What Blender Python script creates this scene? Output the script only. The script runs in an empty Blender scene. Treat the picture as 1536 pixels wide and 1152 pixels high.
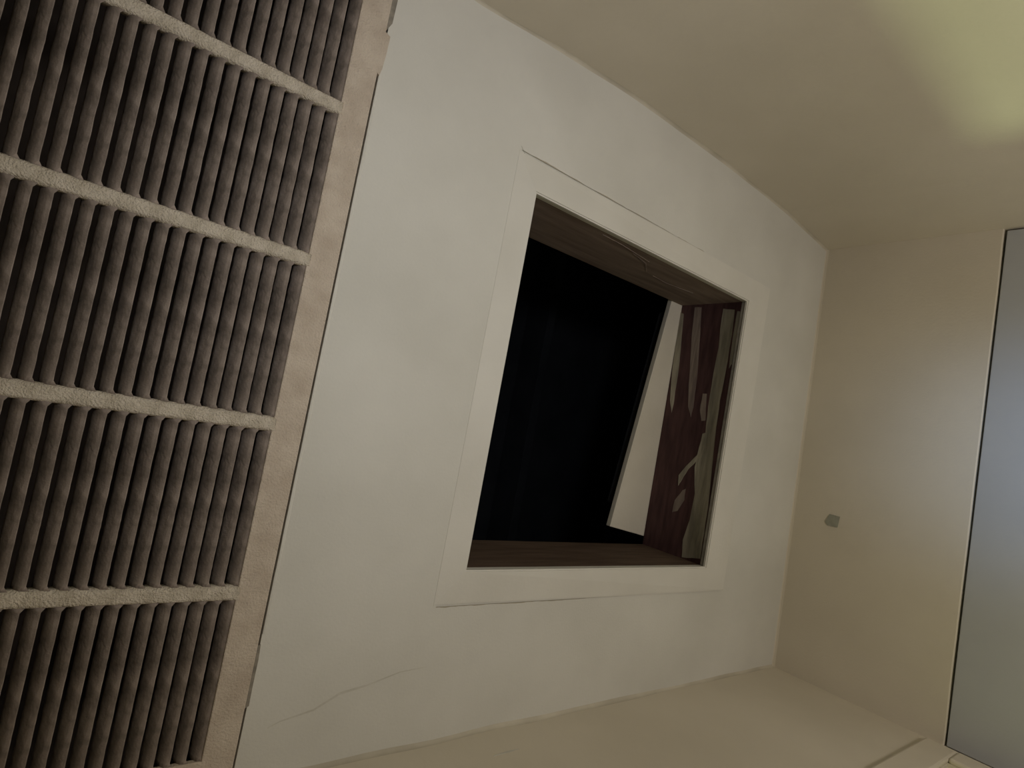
import bpy, bmesh, math, random
from mathutils import Matrix, Vector, noise
random.seed(7)
S = bpy.context.scene
C = S.collection

# ---------------------------------------------------------------- camera
CH = 1.7                      # camera height; ceiling underside at 2.4
CZ = 2.4
cam = bpy.data.cameras.new('camera')
cam_o = bpy.data.objects.new('camera', cam); C.objects.link(cam_o)
cam.sensor_width = 36; cam.lens = 36 * 859.15 / 1536
cam.clip_start = 0.01; cam.clip_end = 50
R0 = (0.77698331, -0.18200356, -0.60263724)
R1 = (0.18395954, 0.98115308, -0.05913983)
R2 = (0.60204305, -0.06491021, 0.79582086)
cam_o.matrix_world = Matrix(((R0[0], -R1[0], -R2[0], 0), (R0[1], -R1[1], -R2[1], 0),
                             (R0[2], -R1[2], -R2[2], CH), (0, 0, 0, 1)))
S.camera = cam_o
# ---------------------------------------------------------------- world, lights, exposure
w = bpy.data.worlds.new('night'); S.world = w; w.use_nodes = True
w.node_tree.nodes['Background'].inputs[0].default_value = (.02, .025, .035, 1)
w.node_tree.nodes['Background'].inputs[1].default_value = 0.3
S.view_settings.view_transform = 'Standard'; S.view_settings.look = 'None'
S.view_settings.exposure = -0.05; S.view_settings.gamma = 1.0
S.view_settings.use_curve_mapping = False

def light(name, kind, loc, col, power, size=.1, aim=None, **k):
    l = bpy.data.lights.new(name, kind); l.color = col; l.energy = power
    o = bpy.data.objects.new(name, l); C.objects.link(o); o.location = loc
    if kind == 'AREA': l.shape = 'DISK'; l.size = size
    else: l.shadow_soft_size = size
    if aim is not None:
        o.rotation_euler = (Vector(aim) - Vector(loc)).to_track_quat('-Z', 'Y').to_euler()
    for a, b in k.items(): setattr(l, a, b)
    return o
light('hall_lamp', 'POINT', (.84, -.13, 1.15), (1.0, .915, .85), 12.6, .12)
light('handheld_torch', 'SPOT', (.18, -.24, 1.60), (.92, .945, 1.0), 6.2, .06, aim=(.36, -.25, 2.4), spot_size=1.75, spot_blend=1.0)
light('yellow_room_lamp', 'POINT', (1.618, 1.40, 2.024), (.80, 1.0, .50), 41, .035)
light('cool_door_fill', 'SPOT', (1.0, -.12, 1.72), (.38, .60, 1.0), 3.4, .05, aim=(1.5, -.12, 1.97), spot_size=1.1, spot_blend=1.0)  # added cool spot without a known source, turns the door bluish

# ---------------------------------------------------------------- materials
def ramp(nt, fac, stops):
    r = nt.nodes.new('ShaderNodeValToRGB'); e = r.color_ramp.elements
    while len(e) < len(stops): e.new(.5)
    for i, (p, c) in enumerate(stops):
        e[i].position = p; e[i].color = tuple(c) + (1,)
    nt.links.new(fac, r.inputs[0]); return r.outputs[0]
def mat(name, c1, c2, scale=8, rough=.8, bump=.1, bscale=200, stretch=(1, 1, 1), bdist=.001, bump2=0, b2scale=12):
    m = bpy.data.materials.new(name); m.use_nodes = True; nt = m.node_tree
    b = nt.nodes['Principled BSDF']; b.inputs['Roughness'].default_value = rough
    b.inputs['Specular IOR Level'].default_value = .25
    tc = nt.nodes.new('ShaderNodeTexCoord'); mp = nt.nodes.new('ShaderNodeMapping')
    mp.inputs['Scale'].default_value = stretch
    nt.links.new(tc.outputs['Object'], mp.inputs[0])
    n = nt.nodes.new('ShaderNodeTexNoise'); n.inputs['Scale'].default_value = scale; n.inputs['Detail'].default_value = 6
    nt.links.new(mp.outputs[0], n.inputs['Vector'])
    nt.links.new(ramp(nt, n.outputs['Fac'], [(.35, c1), (.65, c2)]), b.inputs['Base Color'])
    n2 = nt.nodes.new('ShaderNodeTexNoise'); n2.inputs['Scale'].default_value = bscale; n2.inputs['Detail'].default_value = 3
    nt.links.new(mp.outputs[0], n2.inputs['Vector'])
    bp = nt.nodes.new('ShaderNodeBump'); bp.inputs['Strength'].default_value = bump; bp.inputs['Distance'].default_value = bdist
    nt.links.new(n2.outputs['Fac'], bp.inputs['Height'])
    if bump2:
        n3 = nt.nodes.new('ShaderNodeTexNoise'); n3.inputs['Scale'].default_value = b2scale; n3.inputs['Detail'].default_value = 2
        nt.links.new(mp.outputs[0], n3.inputs['Vector'])
        b3 = nt.nodes.new('ShaderNodeBump'); b3.inputs['Strength'].default_value = bump2; b3.inputs['Distance'].default_value = .01
        nt.links.new(n3.outputs['Fac'], b3.inputs['Height']); nt.links.new(b3.outputs[0], bp.inputs['Normal'])
    nt.links.new(bp.outputs[0], b.inputs['Normal'])
    return m
M = {}
M['ceil'] = mat('ceiling_paint', (.60, .585, .53), (.66, .645, .59), 5, .75, .35, 260, bump2=.02)
M['wall'] = mat('wall_paint', (.585, .532, .435), (.635, .58, .48), 4, .7, .35, 220, bump2=.03)
M['trimw'] = mat('trim_paint', (.63, .61, .55), (.68, .66, .60), 7, .55, .25, 180)
M['door'] = mat('door_paint', (.40, .41, .42), (.44, .45, .46), 3, .5, .15, 150)
M['grille'] = mat('dusty_grille_enamel', (.50, .42, .34), (.60, .52, .43), 30, .85, .8, 420, bdist=.002)
M['bar'] = mat('dusty_crossbar', (.50, .44, .35), (.66, .59, .49), 60, .9, 1.0, 500, bdist=.003)
M['louver'] = mat('dust_caked_louver', (.17, .14, .118), (.36, .30, .26), 45, .95, .5, 300, bdist=.0015)
M['dark'] = mat('duct_liner', (.035, .027, .022), (.055, .043, .036), 20, .95, .3, 60)
M['caulk'] = mat('old_caulk', (.20, .18, .15), (.30, .27, .22), 90, .8, .6, 300)
M['wood'] = mat('brown_framing_wood', (.085, .055, .038), (.13, .088, .062), 9, .8, .6, 90, (1, 1, 9))
M['wood2'] = mat('lit_framing_wood', (.17, .125, .098), (.24, .19, .15), 9, .8, .6, 90, (1, 1, 9))  # lighter framing wood: light on the north board put into the colour
M['maroon'] = mat('maroon_stained_board', (.055, .027, .027), (.095, .048, .046), 14, .7, .6, 60, (1, 1, 7))
M['smear'] = mat('cream_paint_smear', (.22, .20, .155), (.42, .385, .30), 25, .7, .9, 90, (1, .3, 2), bdist=.002)
M['smear2'] = mat('pinkish_paint_smear', (.17, .13, .115), (.30, .245, .205), 25, .7, .9, 90, (1, .3, 2), bdist=.002)
M['lid'] = mat('hatch_lid_paint', (.60, .56, .47), (.66, .62, .53), 6, .6, .3, 140)
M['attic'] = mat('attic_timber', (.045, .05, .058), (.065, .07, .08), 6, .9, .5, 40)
M['mark'] = mat('grey_mark', (.27, .27, .22), (.33, .33, .27), 60, .8, .5, 200)
M['crack'] = mat('grey_crack_filler', (.52, .50, .44), (.58, .56, .50), 40, .9, .5, 200)
M['gyp'] = mat('drywall_edge', (.36, .34, .29), (.48, .45, .39), 60, .9, .8, 200)
M['corner'] = mat('corner_shade_paint', (.46, .42, .34), (.57, .525, .43), 14, .8, .5, 90)  # darker tone paints the shade in ceiling corners and along the casing
M['floor'] = mat('brown_floor', (.10, .07, .045), (.16, .11, .07), 4, .5, .2, 40, (1, 8, 1))

# ---------------------------------------------------------------- helpers
def link(name, bm, m, parent=None, loc=None, smooth=False, fix=True):
    if fix: bmesh.ops.recalc_face_normals(bm, faces=bm.faces)
    me = bpy.data.meshes.new(name); bm.to_mesh(me); bm.free()
    for mm in (m if isinstance(m, (list, tuple)) else [m]): me.materials.append(mm)
    if smooth:
        for p in me.polygons: p.use_smooth = True
    o = bpy.data.objects.new(name, me); C.objects.link(o)
    if parent is not None: o.parent = parent
    if loc: o.location = loc
    return o
def box(bm, x0, x1, y0, y1, z0, z1, bev=0, mi=0):
    vs = [bm.verts.new((x, y, z)) for z in (z0, z1) for y in (y0, y1) for x in (x0, x1)]
    fs = [bm.faces.new([vs[i] for i in q]) for q in ((0, 2, 3, 1), (4, 5, 7, 6), (0, 1, 5, 4), (2, 6, 7, 3), (0, 4, 6, 2), (1, 3, 7, 5))]
    for f in fs: f.material_index = mi
    if bev:
        bmesh.ops.bevel(bm, geom=list({e for f in fs for e in f.edges}), offset=bev, segments=2, affect='EDGES', profile=.5)
def prism(bm, pts, off):
    a = [bm.verts.new(p) for p in pts]; b = [bm.verts.new(Vector(p) + Vector(off)) for p in pts]
    n = len(pts); bm.faces.new(a); bm.faces.new(b[::-1])
    for i in range(n): bm.faces.new((a[i], b[i], b[(i + 1) % n], a[(i + 1) % n]))
def empty(name, loc, label, cat, group=None):
    o = bpy.data.objects.new(name, None); C.objects.link(o); o.location = loc
    o.empty_display_size = .05
    o['label'] = label; o['category'] = cat
    if group: o['group'] = group
    return o
def struct(o, label=None):
    o['kind'] = 'structure'
    if label: o['label'] = label
    return o
def interp(tab, x):
    if x <= tab[0][0]: return tab[0][1]
    for (a, b), (c, d) in zip(tab, tab[1:]):
        if x <= c: return b + (d - b) * (x - a) / (c - a)
    return tab[-1][1]

# ---------------------------------------------------------------- layout (metres)
HX0, HX1, HY0, HY1 = .508, 1.125, -.354, .228       # attic hatch opening
GX0, GX1, GY0, GY1 = -.315, .2305, -.572, .470      # return air grille outer edge
DH = 2.047                                          # door head height
XW = -1.6
NT = [(-1.6, -.566), (.10, -.566), (.35, -.572), (.55, -.590), (.69, -.600), (.95, -.603), (1.23, -.596), (1.44, -.577)]
def yn(x): return interp(NT, x)
YS = .476
def xe(y): return 1.4645 + .040 * (y + .05)

# ceiling slab with the two real openings
bm = bmesh.new(); T = .013
xs = [XW - .05, GX0 - .001, GX1 + .0024, HX0, HX1, 1.56]; ys = [-.66, HY0, HY1, .56]
gy = [GY0 - .0015, GY1 + .0015]
X0, X1 = xs[1], xs[2]
box(bm, xs[0], X0, -.66, .56, CZ, CZ + T)
box(bm, X0, X1, -.66, gy[0], CZ, CZ + T); box(bm, X0, X1, gy[1], .56, CZ, CZ + T)
box(bm, X1, HX0, -.66, .56, CZ, CZ + T)
box(bm, HX0, HX1 + .004, -.66, HY0, CZ, CZ + T); box(bm, HX0, HX1 + .004, HY1, .56, CZ, CZ + T)
box(bm, HX1 + .004, 1.56, -.66, .56, CZ, CZ + T)
bmesh.ops.remove_doubles(bm, verts=bm.verts, dist=1e-5)
struct(link('ceiling', bm, M['ceil']))

# side walls with a hand-floated, slightly wavy corner against the ceiling
def side_wall(name, yf, sgn, x0, x1, zlo, zhi=CZ, fillet=.006):
    bm = bmesh.new(); n = max(8, int((x1 - x0) / .03)); rows = []
    for i in range(n + 1):
        x = x0 + (x1 - x0) * i / n; y = yf(x)
        f = fillet * (1 + .5 * noise.noise(Vector((x * 6, sgn * 3, 0))))
        y += .0025 * noise.noise(Vector((x * 9, 5, sgn)))
        prof = [(y, zlo)]
        for k in range(6):
            a = k / 5 * math.pi / 2
            prof.append((y - sgn * f * (1 - math.cos(a)), zhi + .0005 - f * (1 - math.sin(a))))
        prof += [(y + sgn * .05, zhi + .0005), (y + sgn * .05, zlo)]
        rows.append([bm.verts.new((x, p, q)) for p, q in prof])
    m = len(rows[0])
    for a, b in zip(rows, rows[1:]):
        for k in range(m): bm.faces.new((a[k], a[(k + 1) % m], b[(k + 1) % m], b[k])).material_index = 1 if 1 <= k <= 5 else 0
    bm.faces.new(rows[0]); bm.faces.new(rows[-1][::-1])
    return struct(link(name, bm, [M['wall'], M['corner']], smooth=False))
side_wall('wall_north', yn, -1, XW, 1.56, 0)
# south wall: the run left of the doorway, the piece over its head, the stub at its right
SDX0, SDX1, SDH = .62, 1.403, 2.018
bm = bmesh.new(); n = 90; rows = []
for i in range(n + 1):
    x = XW + (1.56 - XW) * i / n
    f = .007 * (1 + .4 * noise.noise(Vector((x * 5, 3, 0)))); y = YS + .002 * noise.noise(Vector((x * 9, 5, 1)))
    prof = [(y, SDH)]
    for k in range(6):
        a = k / 5 * math.pi / 2
        prof.append((y - f * (1 - math.cos(a)), CZ + .0005 - f * (1 - math.sin(a))))
    prof += [(YS + .10, CZ + .0005), (YS + .10, SDH)]
    rows.append([bm.verts.new((x, p, q)) for p, q in prof])
for a, b in zip(rows, rows[1:]):
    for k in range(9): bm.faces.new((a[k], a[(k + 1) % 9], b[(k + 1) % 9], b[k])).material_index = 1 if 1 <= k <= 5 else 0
bm.faces.new(rows[0]); bm.faces.new(rows[-1][::-1])
box(bm, XW, SDX0, YS, YS + .10, 0, SDH); box(bm, SDX1, 1.56, YS, YS + .10, 0, SDH)
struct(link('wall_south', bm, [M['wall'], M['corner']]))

# east wall: the header over the recessed door
bm = bmesh.new(); n = 24; rows = []
for i in range(n + 1):
    y = -.64 + (.55 + .64) * i / n; x = xe(y)
    zl = DH + .0012 * noise.noise(Vector((y * 8, 1, 2)))
    prof = [(x, zl + .002), (x + .002, zl), (x + .036, zl), (x + .06, zl + .01), (x + .06, CZ + .0005), (x - .005, CZ + .0005), (x - .0015, CZ - .0015), (x, CZ - .006)]
    rows.append([bm.verts.new((p, y, q)) for p, q in prof])
m = len(rows[0])
for a, b in zip(rows, rows[1:]):
    for k in range(m): bm.faces.new((a[k], a[(k + 1) % m], b[(k + 1) % m], b[k]))
bm.faces.new(rows[0]); bm.faces.new(rows[-1][::-1])
struct(link('wall_east', bm, M['wall']))
# the pale door closed in the end of the hall, set just behind the header
bm = bmesh.new(); DA = math.atan(.040)
box(bm, 0, .035, -.523, .525, .01, DH - .004, .0015)
d = struct(link('door_1', bm, M['door'], loc=(xe(-.05) + .0015, -.05, 0)), 'pale bluish white door closed under the header')
d.rotation_euler.z = -DA
# west wall, floor, and the room beyond the south doorway (all outside the frame)
bm = bmesh.new(); box(bm, XW - .05, XW, -.64, .58, 0, CZ); struct(link('wall_west', bm, M['wall']))
bm = bmesh.new(); box(bm, XW - .05, 2.75, -.66, 2.65, -.05, 0); struct(link('floor', bm, M['floor']))
bm = bmesh.new(); box(bm, .0, 2.75, .56, 2.65, CZ, CZ + .05); struct(link('ceiling_south_room', bm, M['wall']))
bm = bmesh.new()
box(bm, .0, 2.75, 2.6, 2.65, 0, CZ); box(bm, 2.7, 2.75, YS + .1, 2.65, 0, CZ); box(bm, -.05, 0, YS + .1, 2.65, 0, CZ)
box(bm, 1.56, 2.75, YS + .05, YS + .1, 0, CZ)
struct(link('wall_south_room', bm, M['wall']))
# casing round the south doorway
bm = bmesh.new()
box(bm, SDX0 - .058, SDX1 + .058, YS - .010, YS + .001, SDH, SDH + .053, .004)
box(bm, SDX0 - .058, SDX0, YS - .010, YS + .001, 0, SDH, .004); box(bm, SDX1, SDX1 + .058, YS - .010, YS + .001, 0, SDH, .004)
struct(link('trim_1', bm, M['wall']), 'painted casing head of the side doorway')

# ---------------------------------------------------------------- air return grille
gr = empty('return_air_grille', (0, 0, CZ), 'dusty beige return air grille with five rows of louvers in the ceiling', 'vent grille')
SX0, SX1 = GX0 + .036, .1945
BAR = [-.3365, -.1455, .0535, .2505]; BH = .0088
SY0, SY1 = -.530, .439
ZB = -.0015; ZT = .006
bm = bmesh.new()
def frame_strip(x0, x1, y0, y1):
    box(bm, x0, x1, y0, y1, ZB, ZT, .0012)
frame_strip(SX1, GX1, GY0, GY1); frame_strip(GX0, SX0, GY0, GY1)
frame_strip(SX0 - .002, SX1 + .002, GY0, SY0); frame_strip(SX0 - .002, SX1 + .002, SY1, GY1)
link('frame', bm, M['grille'], gr)
# long crossbars, softly pillowed and furry with dust
for k, yb in enumerate(BAR):
    bm = bmesh.new(); nx = 130; rows = []
    for i in range(nx + 1):
        x = SX0 - .001 + (SX1 - SX0 + .004) * i / nx; row = []
        for j in range(9):
            t = j / 8 * 2 - 1
            wob = .0006 * noise.noise(Vector((x * 90, k * 7 + (1 if t > 0 else -1), 0)))
            y = t * (BH + wob)
            z = ZB - .0012 * (1 - t ** 4) + .0006 * noise.noise(Vector((x * 160, y * 300, k))) + (.003 if abs(t) == 1 else 0)
            row.append(bm.verts.new((x, y, z)))
        row.append(bm.verts.new((x, BH, .010))); row.append(bm.verts.new((x, -BH, .010)))
        rows.append(row)
    for a, b in zip(rows, rows[1:]):
        for j in range(11): bm.faces.new((a[j], a[(j + 1) % 11], b[(j + 1) % 11], b[j]))
    bm.faces.new(rows[0]); bm.faces.new(rows[-1][::-1])
    link('crossbar', bm, M['bar'], gr, (0, yb, 0), smooth=True)
# louvers: a lip at the face, blade curling up and back to the left, web flaring at both ends
PITCH = .01585
def louver_mesh(L, seed):
    bm = bmesh.new(); n = 40; rows = []
    for i in range(n + 1):
        y = -L / 2 + L * i / n
        e = min(y + L / 2, L / 2 - y)                      # distance from the bar
        fl = max(0, 1 - e / .006); fl = 1 - math.sqrt(max(0, 1 - fl * fl))
        wv = .00035 * noise.noise(Vector((seed, y * 60, 0))) + .0002 * noise.noise(Vector((seed, y * 200, 4)))
        prof = []
        for k in range(8):
            a = k / 7
            px = -.0006 - .0108 * a ** .85 * (1) ; pz = .0002 + .0125 * a ** 1.5
            prof.append((px + wv, pz))
        lipR = .0004 + fl * .0030
        low = [(lipR + wv, 0.0008), (lipR + wv, -.0004)] + [(px - fl * .0022 * (1 - k / 7), pz * (1 - .75 * fl * (1 - k / 7))) for k, (px, pz) in enumerate(prof)]
        up = [(prof[-1][0] + .0003, prof[-1][1] + .0012)] + [(px + .0012, pz + .0010) for px, pz in prof[-2:0:-1]]
        rows.append([bm.verts.new((p, y, q)) for p, q in low + up])
    m = len(rows[0])
    for a, b in zip(rows, rows[1:]):
        for k in range(m): bm.faces.new((a[k], a[(k + 1) % m], b[(k + 1) % m], b[k]))
    bm.faces.new(rows[0]); bm.faces.new(rows[-1][::-1])
    bmesh.ops.recalc_face_normals(bm, faces=bm.faces)
    me = bpy.data.meshes.new('louver'); bm.to_mesh(me); bm.free(); me.materials.append(M['louver'])
    for p in me.polygons: p.use_smooth = True
    return me
edges = [SY0] + [v for b in BAR for v in (b - BH, b + BH)] + [SY1]
nl = int((SX1 - SX0) / PITCH)
for r in range(5):
    y0, y1 = edges[2 * r] - .0008, edges[2 * r + 1] + .0008
    meshes = [louver_mesh(y1 - y0, r * 10 + s) for s in range(3)]
    for i in range(nl):
        o = bpy.data.objects.new('louver', meshes[i % 3]); C.objects.link(o); o.parent = gr
        o.location = (SX1 - .0008 - PITCH * (i + 1) + PITCH * .02, (y0 + y1) / 2, random.uniform(-.0003, .0003))
    o = bpy.data.objects.new('louver', meshes[0]); C.objects.link(o); o.parent = gr
    o.location = (SX1 + .0004, (y0 + y1) / 2, .0002)
# dark duct above
bm = bmesh.new()
x0, x1, y0, y1, zt = GX0 + .010, GX1 - .010, GY0 + .01, GY1 - .008, .30
for a in ((x0, x0 + .004, y0, y1), (x1 - .004, x1, y0, y1), (x0, x1, y0, y0 + .004), (x0, x1, y1 - .004, y1)):
    box(bm, a[0], a[1], a[2], a[3], .0065, zt)
box(bm, x0, x1, y0, y1, zt, zt + .004)
link('duct_box', bm, M['dark'], gr)
# dark plenum lip seen through the crack beside the flange
bm = bmesh.new(); box(bm, GX1 - .006, GX1 + .012, GY0 - .01, GY1 + .003, .0135, .016)
link('duct_collar', bm, M['dark'], gr)
# dried caulk and a paint chip bridging the crack
def blob(name, pts, z0, z1, m, parent=None, loc=(0, 0, CZ)):
    bm = bmesh.new(); prism(bm, [(x, y, z0) for x, y in pts], (0, 0, z1 - z0))
    return link(name, bm, m, parent, None if parent is not None else loc)
blob('caulk_bead', [(.2296, .314), (.2335, .312), (.2345, .33), (.2342, .36), (.2345, .384), (.2300, .386)], -.0005, .005, M['caulk'], gr)
blob('caulk_bead', [(.2290, -.455), (.2370, -.452), (.2366, -.43), (.2352, -.408), (.2330, -.398), (.2290, -.401)], -.0016, .005, M['grille'], gr)
blob('caulk_bead', [(.2300, -.575), (.2390, -.575), (.2372, -.50), (.2365, -.47), (.2300, -.456)], -.0005, .006, M['caulk'], gr)
# ridge of old paint standing along the crack
bm = bmesh.new(); rows = []
for i in range(120):
    y = -.40 + .70 * i / 119; k = max(0, noise.noise(Vector((3, y * 22, 1))) + .15)
    wv = .0008 * noise.noise(Vector((1, y * 40, 1)))
    x = GX1 + .0026 + wv * .3
    rows.append([bm.verts.new(v) for v in ((x, y, .001), (x, y, -.0004 - .0009 * k), (x + .0022 + wv, y, -.0005 - .0010 * k), (x + .005 + 2 * wv, y, .0008))])
for a, b in zip(rows, rows[1:]):
    for k in range(4): bm.faces.new((a[k], a[(k + 1) % 4], b[(k + 1) % 4], b[k]))
bm.faces.new(rows[0]); bm.faces.new(rows[-1][::-1])
o = link('trim_2', bm, M['ceil'], None, (0, 0, CZ)); struct(o, 'rough ridge of old paint along the crack beside the grille')

# ---------------------------------------------------------------- attic hatch
ha = empty('attic_hatch', ((HX0 + HX1) / 2, (HY0 + HY1) / 2, CZ), 'square open attic hatch framed with white casing in the ceiling', 'attic hatch')
hx, hy = ha.location.x, ha.location.y
def hp(name, m, *a, bev=0):
    bm = bmesh.new(); box(bm, a[0] - hx, a[1] - hx, a[2] - hy, a[3] - hy, a[4], a[5], bev); return link(name, bm, m, ha)
OX0, OX1, OY0, OY1 = .4635, 1.200, -.4045, .2790
def casing(pts, dz, feather=False):        # flat casing board, mitre joints caulked flush, outer and inner edges eased
    bm = bmesh.new(); prism(bm, [(x - hx, y - hy, -dz) for x, y in pts], (0, 0, dz + .0002))
    for q in bm.verts:
            if q.co.z < 0 and abs(q.co.x - (OX0 - hx)) < .001: q.co.z = -.0004
    a, b, c, d = [Vector((x - hx, y - hy)) for x, y in pts]
    es = []
    for e in bm.edges:
        v = [q.co.xy for q in e.verts]
        if not feather and any({min(range(4), key=lambda i: (w - (a, b, c, d)[i]).length) for w in v} == st for st in ({0, 1}, {2, 3})) and all(q.co.z < -.0001 for q in e.verts): es.append(e)
    bmesh.ops.bevel(bm, geom=es, offset=dz * .35, segments=3, affect='EDGES')
    return link('casing_board', bm, M['trimw'], ha)
k = .993
IX0, IX1, IY0, IY1 = HX0 * k, HX1 * k + .001, HY0 * k, HY1 * k
TT = .0065
casing([(OX0, OY0), (OX1, OY0), (IX1, IY0), (IX0, IY0)], TT)
casing([(OX1, OY1), (OX0, OY1), (IX0, IY1), (IX1, IY1)], TT)
casing([(OX0, OY1), (OX0, OY0), (IX0, IY0), (IX0, IY1)], TT, True)
casing([(OX1, OY0), (OX1, OY1), (IX1, IY1), (IX1, IY0)], TT)
for yy, sg, xa, xb in ((OY0, -1, OX0 + .004, 1.13), (OY1, 1, OX0 + .004, .86)):     # dark strip painting the shadow line where casing meets ceiling
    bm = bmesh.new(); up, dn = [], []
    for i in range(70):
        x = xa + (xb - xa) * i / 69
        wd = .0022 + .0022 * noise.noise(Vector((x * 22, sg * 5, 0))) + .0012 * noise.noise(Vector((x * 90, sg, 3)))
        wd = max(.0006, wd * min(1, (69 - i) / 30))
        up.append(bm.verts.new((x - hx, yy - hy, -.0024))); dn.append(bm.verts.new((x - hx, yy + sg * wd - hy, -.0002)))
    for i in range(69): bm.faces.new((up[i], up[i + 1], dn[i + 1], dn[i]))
    link('casing_shade_line', bm, M['corner'], ha)
FT = .175; b = .019
# frame boards standing on the drywall
hp('frame_board', M['wood2'], HX0 - b, HX1 + .006, HY0 - b, HY0 - .0005, .0135, FT, bev=.001)
hp('frame_board', M['wood'], HX0 - b, HX1 + .006, HY1 + .0005, HY1 + b, .0135, FT, bev=.001)
hp('frame_board', M['wood'], HX0 - b, HX0 - .0005, HY0, HY1, .0135, FT, bev=.001)
EB = hp('frame_board', M['maroon'], HX1 + .006, HX1 + .006 + b, HY0 - b, HY1 + b, .0135, FT, bev=.001)
EB['label'] = 'dark maroon board smeared with cream paint'
bm = bmesh.new(); box(bm, HX1 + .0015 - hx, HX1 + .004 - hx, HY0 + .001 - hy, HY1 - .001 - hy, -.002, .0130)
link('drywall_edge', bm, M['gyp'], ha)
SM = dict(
 band=([(-.3415, .7601), (-.3371, .7309), (-.282, .728), (-.1911, .7285), (-.1308, .731), (-.071, .7303), (.017, .7244), (.1036, .7185), (.1613, .7178), (.216, .7177), (.2268, .7631), (.1895, .7674), (.1426, .7588), (.0825, .7563), (.0245, .7673), (-.0295, .76), (-.053, .754), (-.1133, .7582), (-.1898, .7585), (-.2514, .7559), (-.3135, .7602)], 'smear'),
 strip2=([(-.3485, .8378), (-.3476, .8192), (-.283, .8108), (-.1879, .8002), (-.1098, .7963), (-.0861, .799), (-.1085, .8105), (-.1869, .8219), (-.2832, .8328)], 'smear2'),
 strip3=([(-.3374, .8750), (-.3335, .866), (-.2506, .8580), (-.1854, .8535), (-.1206, .8525), (-.0915, .8535), (-.1196, .8640), (-.1845, .8715), (-.2505, .8745)], 'smear'),
 strip4=([(-.1424, .7775), (-.1431, .7672), (-.0827, .7595), (-.0801, .7694), (-.1038, .7773)], 'smear2'),
 edge=([(-.3337, .7238), (-.3334, .7173), (-.2818, .7149), (-.2141, .7162), (-.2034, .7225), (-.282, .7247)], 'smear'),
 diag=([(-.0522, .7608), (-.0564, .7512), (-.0159, .7506), (.0122, .7661), (.0335, .7833), (.0603, .7961), (.0739, .8026), (.0498, .8055), (.0252, .7885), (-.003, .7655)], 'smear'),
 dab=([(.0817, .7884), (.0773, .782), (.1028, .7807), (.13, .7934), (.1362, .8069), (.1082, .8051)], 'smear2'))
for k, (pts, mm) in SM.items():
    bm = bmesh.new()
    # densify the outline and roughen it
    out = []
    for (a0, b0), (a1, b1) in zip(pts, pts[1:] + pts[:1]):
        for t in (0, .33, .67):
            y, z = a0 + (a1 - a0) * t, b0 + (b1 - b0) * t
            out.append((HX1 + .0062 - hx, y + .001 * noise.noise(Vector((y * 90, z * 200, 1))) - hy, z - .7 + .0012 * noise.noise(Vector((y * 120, z * 200, 7)))))
    prism(bm, out, (-.0014 if k == 'diag' else -.0008, 0, 0))
    bmesh.ops.recalc_face_normals(bm, faces=bm.faces)
    bmesh.ops.triangulate(bm, faces=[f for f in bm.faces if len(f.verts) > 4])
    o = link('paint_smear', bm, M[mm], None); o.parent = EB
# scratches on the north board
NB = [o for o in ha.children if o.name.startswith('frame_board')][0]
for pts in ([(.7838, .7373), (.84, .752), (.8848, .7867)], [(.6862, .7239), (.7425, .7262), (.8354, .7400)], [(.91, .790), (.9632, .7951), (1.0434, .7828)]):
    bm = bmesh.new()
    v = [(x - hx, HY0 - .0004 - hy, z - .7) for x, z in pts]
    prism(bm, v + [(x, y, z + .0022) for x, y, z in v[::-1]], (0, .0006, 0))
    o = link('scratch', bm, M['smear2'], None); o.parent = NB

# the loose lid, pushed aside and twisted on top of the frame
L = empty('hatch_lid', (1.008, .191, CZ + FT + .0005), 'white hatch lid pushed askew over the open attic hatch', 'hatch lid')
L.rotation_euler.z = math.atan2(.545, -.082) - math.pi / 2
bm = bmesh.new(); box(bm, 0, .58, -.60, 0, 0, .0125, .0012)
link('panel', bm, M['lid'], L)
bm = bmesh.new(); box(bm, .05, .53, -.55, -.05, .0126, .075, .006)
link('insulation_pad', bm, M['attic'], L)
L.rotation_euler.z = math.atan2(-.545, .082) + math.pi / 2

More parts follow.
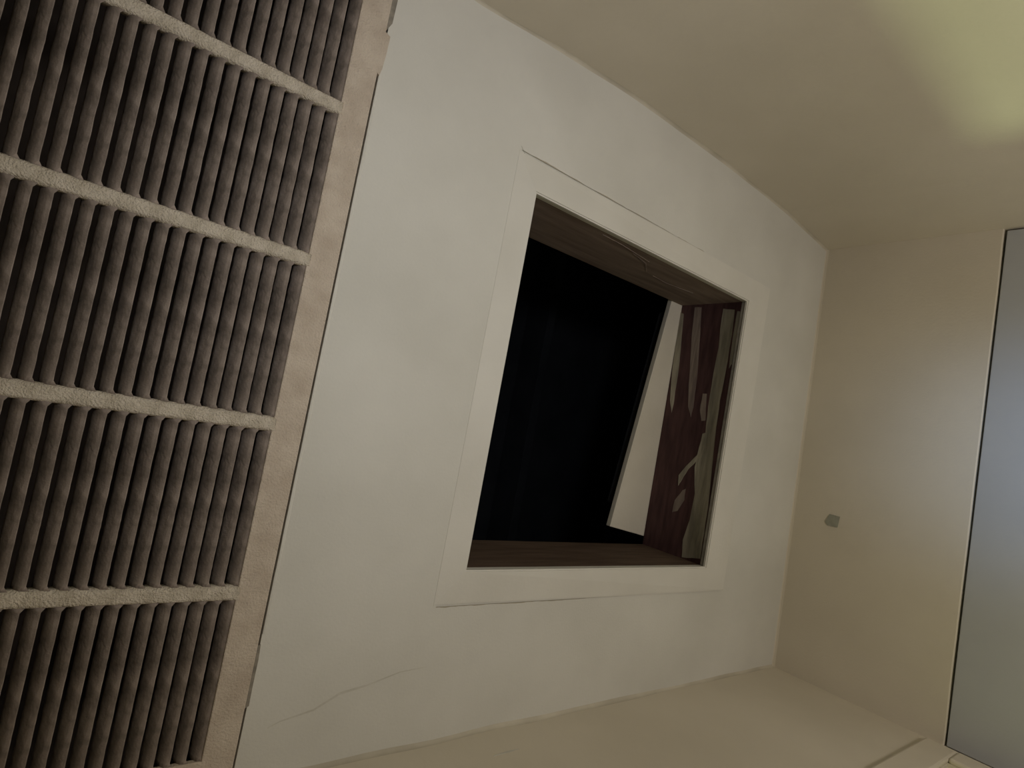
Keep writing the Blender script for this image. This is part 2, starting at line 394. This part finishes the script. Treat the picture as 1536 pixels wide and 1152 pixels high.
# ---------------------------------------------------------------- attic space
def timber(name, n, f):
    for i in range(n):
        bm = bmesh.new(); box(bm, *f(i), .002); struct(link(name, bm, M['attic']))
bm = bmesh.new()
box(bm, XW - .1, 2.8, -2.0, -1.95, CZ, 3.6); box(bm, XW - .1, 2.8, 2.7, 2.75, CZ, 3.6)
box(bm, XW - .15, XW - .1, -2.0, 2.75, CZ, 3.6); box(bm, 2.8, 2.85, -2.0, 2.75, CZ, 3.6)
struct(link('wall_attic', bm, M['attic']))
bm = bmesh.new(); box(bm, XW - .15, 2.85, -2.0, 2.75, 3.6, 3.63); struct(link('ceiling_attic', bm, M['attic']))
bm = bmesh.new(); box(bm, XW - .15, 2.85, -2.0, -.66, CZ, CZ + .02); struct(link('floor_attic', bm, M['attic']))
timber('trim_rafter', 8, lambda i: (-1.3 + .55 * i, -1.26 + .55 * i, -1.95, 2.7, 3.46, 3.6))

# ---------------------------------------------------------------- small marks
bm = bmesh.new()
for y0, z0 in ((0, 0),):
    pts = [(-.0150, .0087), (-.0143, -.0146), (.0115, -.0122), (.0118, .010), (.004, .0165), (-.004, .013)]
    prism(bm, [(0, p, q) for p, q in pts], (-.003, 0, 0))
o = link('wall_patch', bm, M['mark'], None, (xe(.093) + .0012, .093, CZ - .096))
o['label'] = 'small dark grey square patch stuck on the end wall above the door'; o['category'] = 'patch'
# tape seam on the ceiling near the grille's lower corner
bm = bmesh.new(); pts = [(.262, .414), (.2756, .4086), (.3152, .4012), (.3468, .385), (.3827, .3795), (.4297, .3675), (.4717, .3649)]
wd = [.0003, .0008, .0014, .0018, .0014, .0008, .0003]
prism(bm, [(x, y - v, 0) for (x, y), v in zip(pts, wd)] + [(x, y + v, 0) for (x, y), v in list(zip(pts, wd))[::-1]], (0, 0, -.0003))
struct(link('trim_3', bm, M['crack'], None, (0, 0, CZ + .0001)), 'hairline drywall seam in the ceiling')
bm = bmesh.new()
prism(bm, [(.572, 0, .638), (.60, 0, .6405), (.621, 0, .6385), (.600, 0, .6365)], (0, -.0012, 0))
struct(link('trim_4', bm, M['crack'], None, (0, YS - .0006, CH)), 'short scuff on the south wall')
bm = bmesh.new()
prism(bm, [(.4645, -.4110, 0), (.4665, -.4105, 0), (.4835, -.3935, 0), (.4815, -.3930, 0)], (0, 0, -.0006))
struct(link('trim_5', bm, M['crack'], None, (0, 0, CZ + .0001)), 'nick at the casing corner')
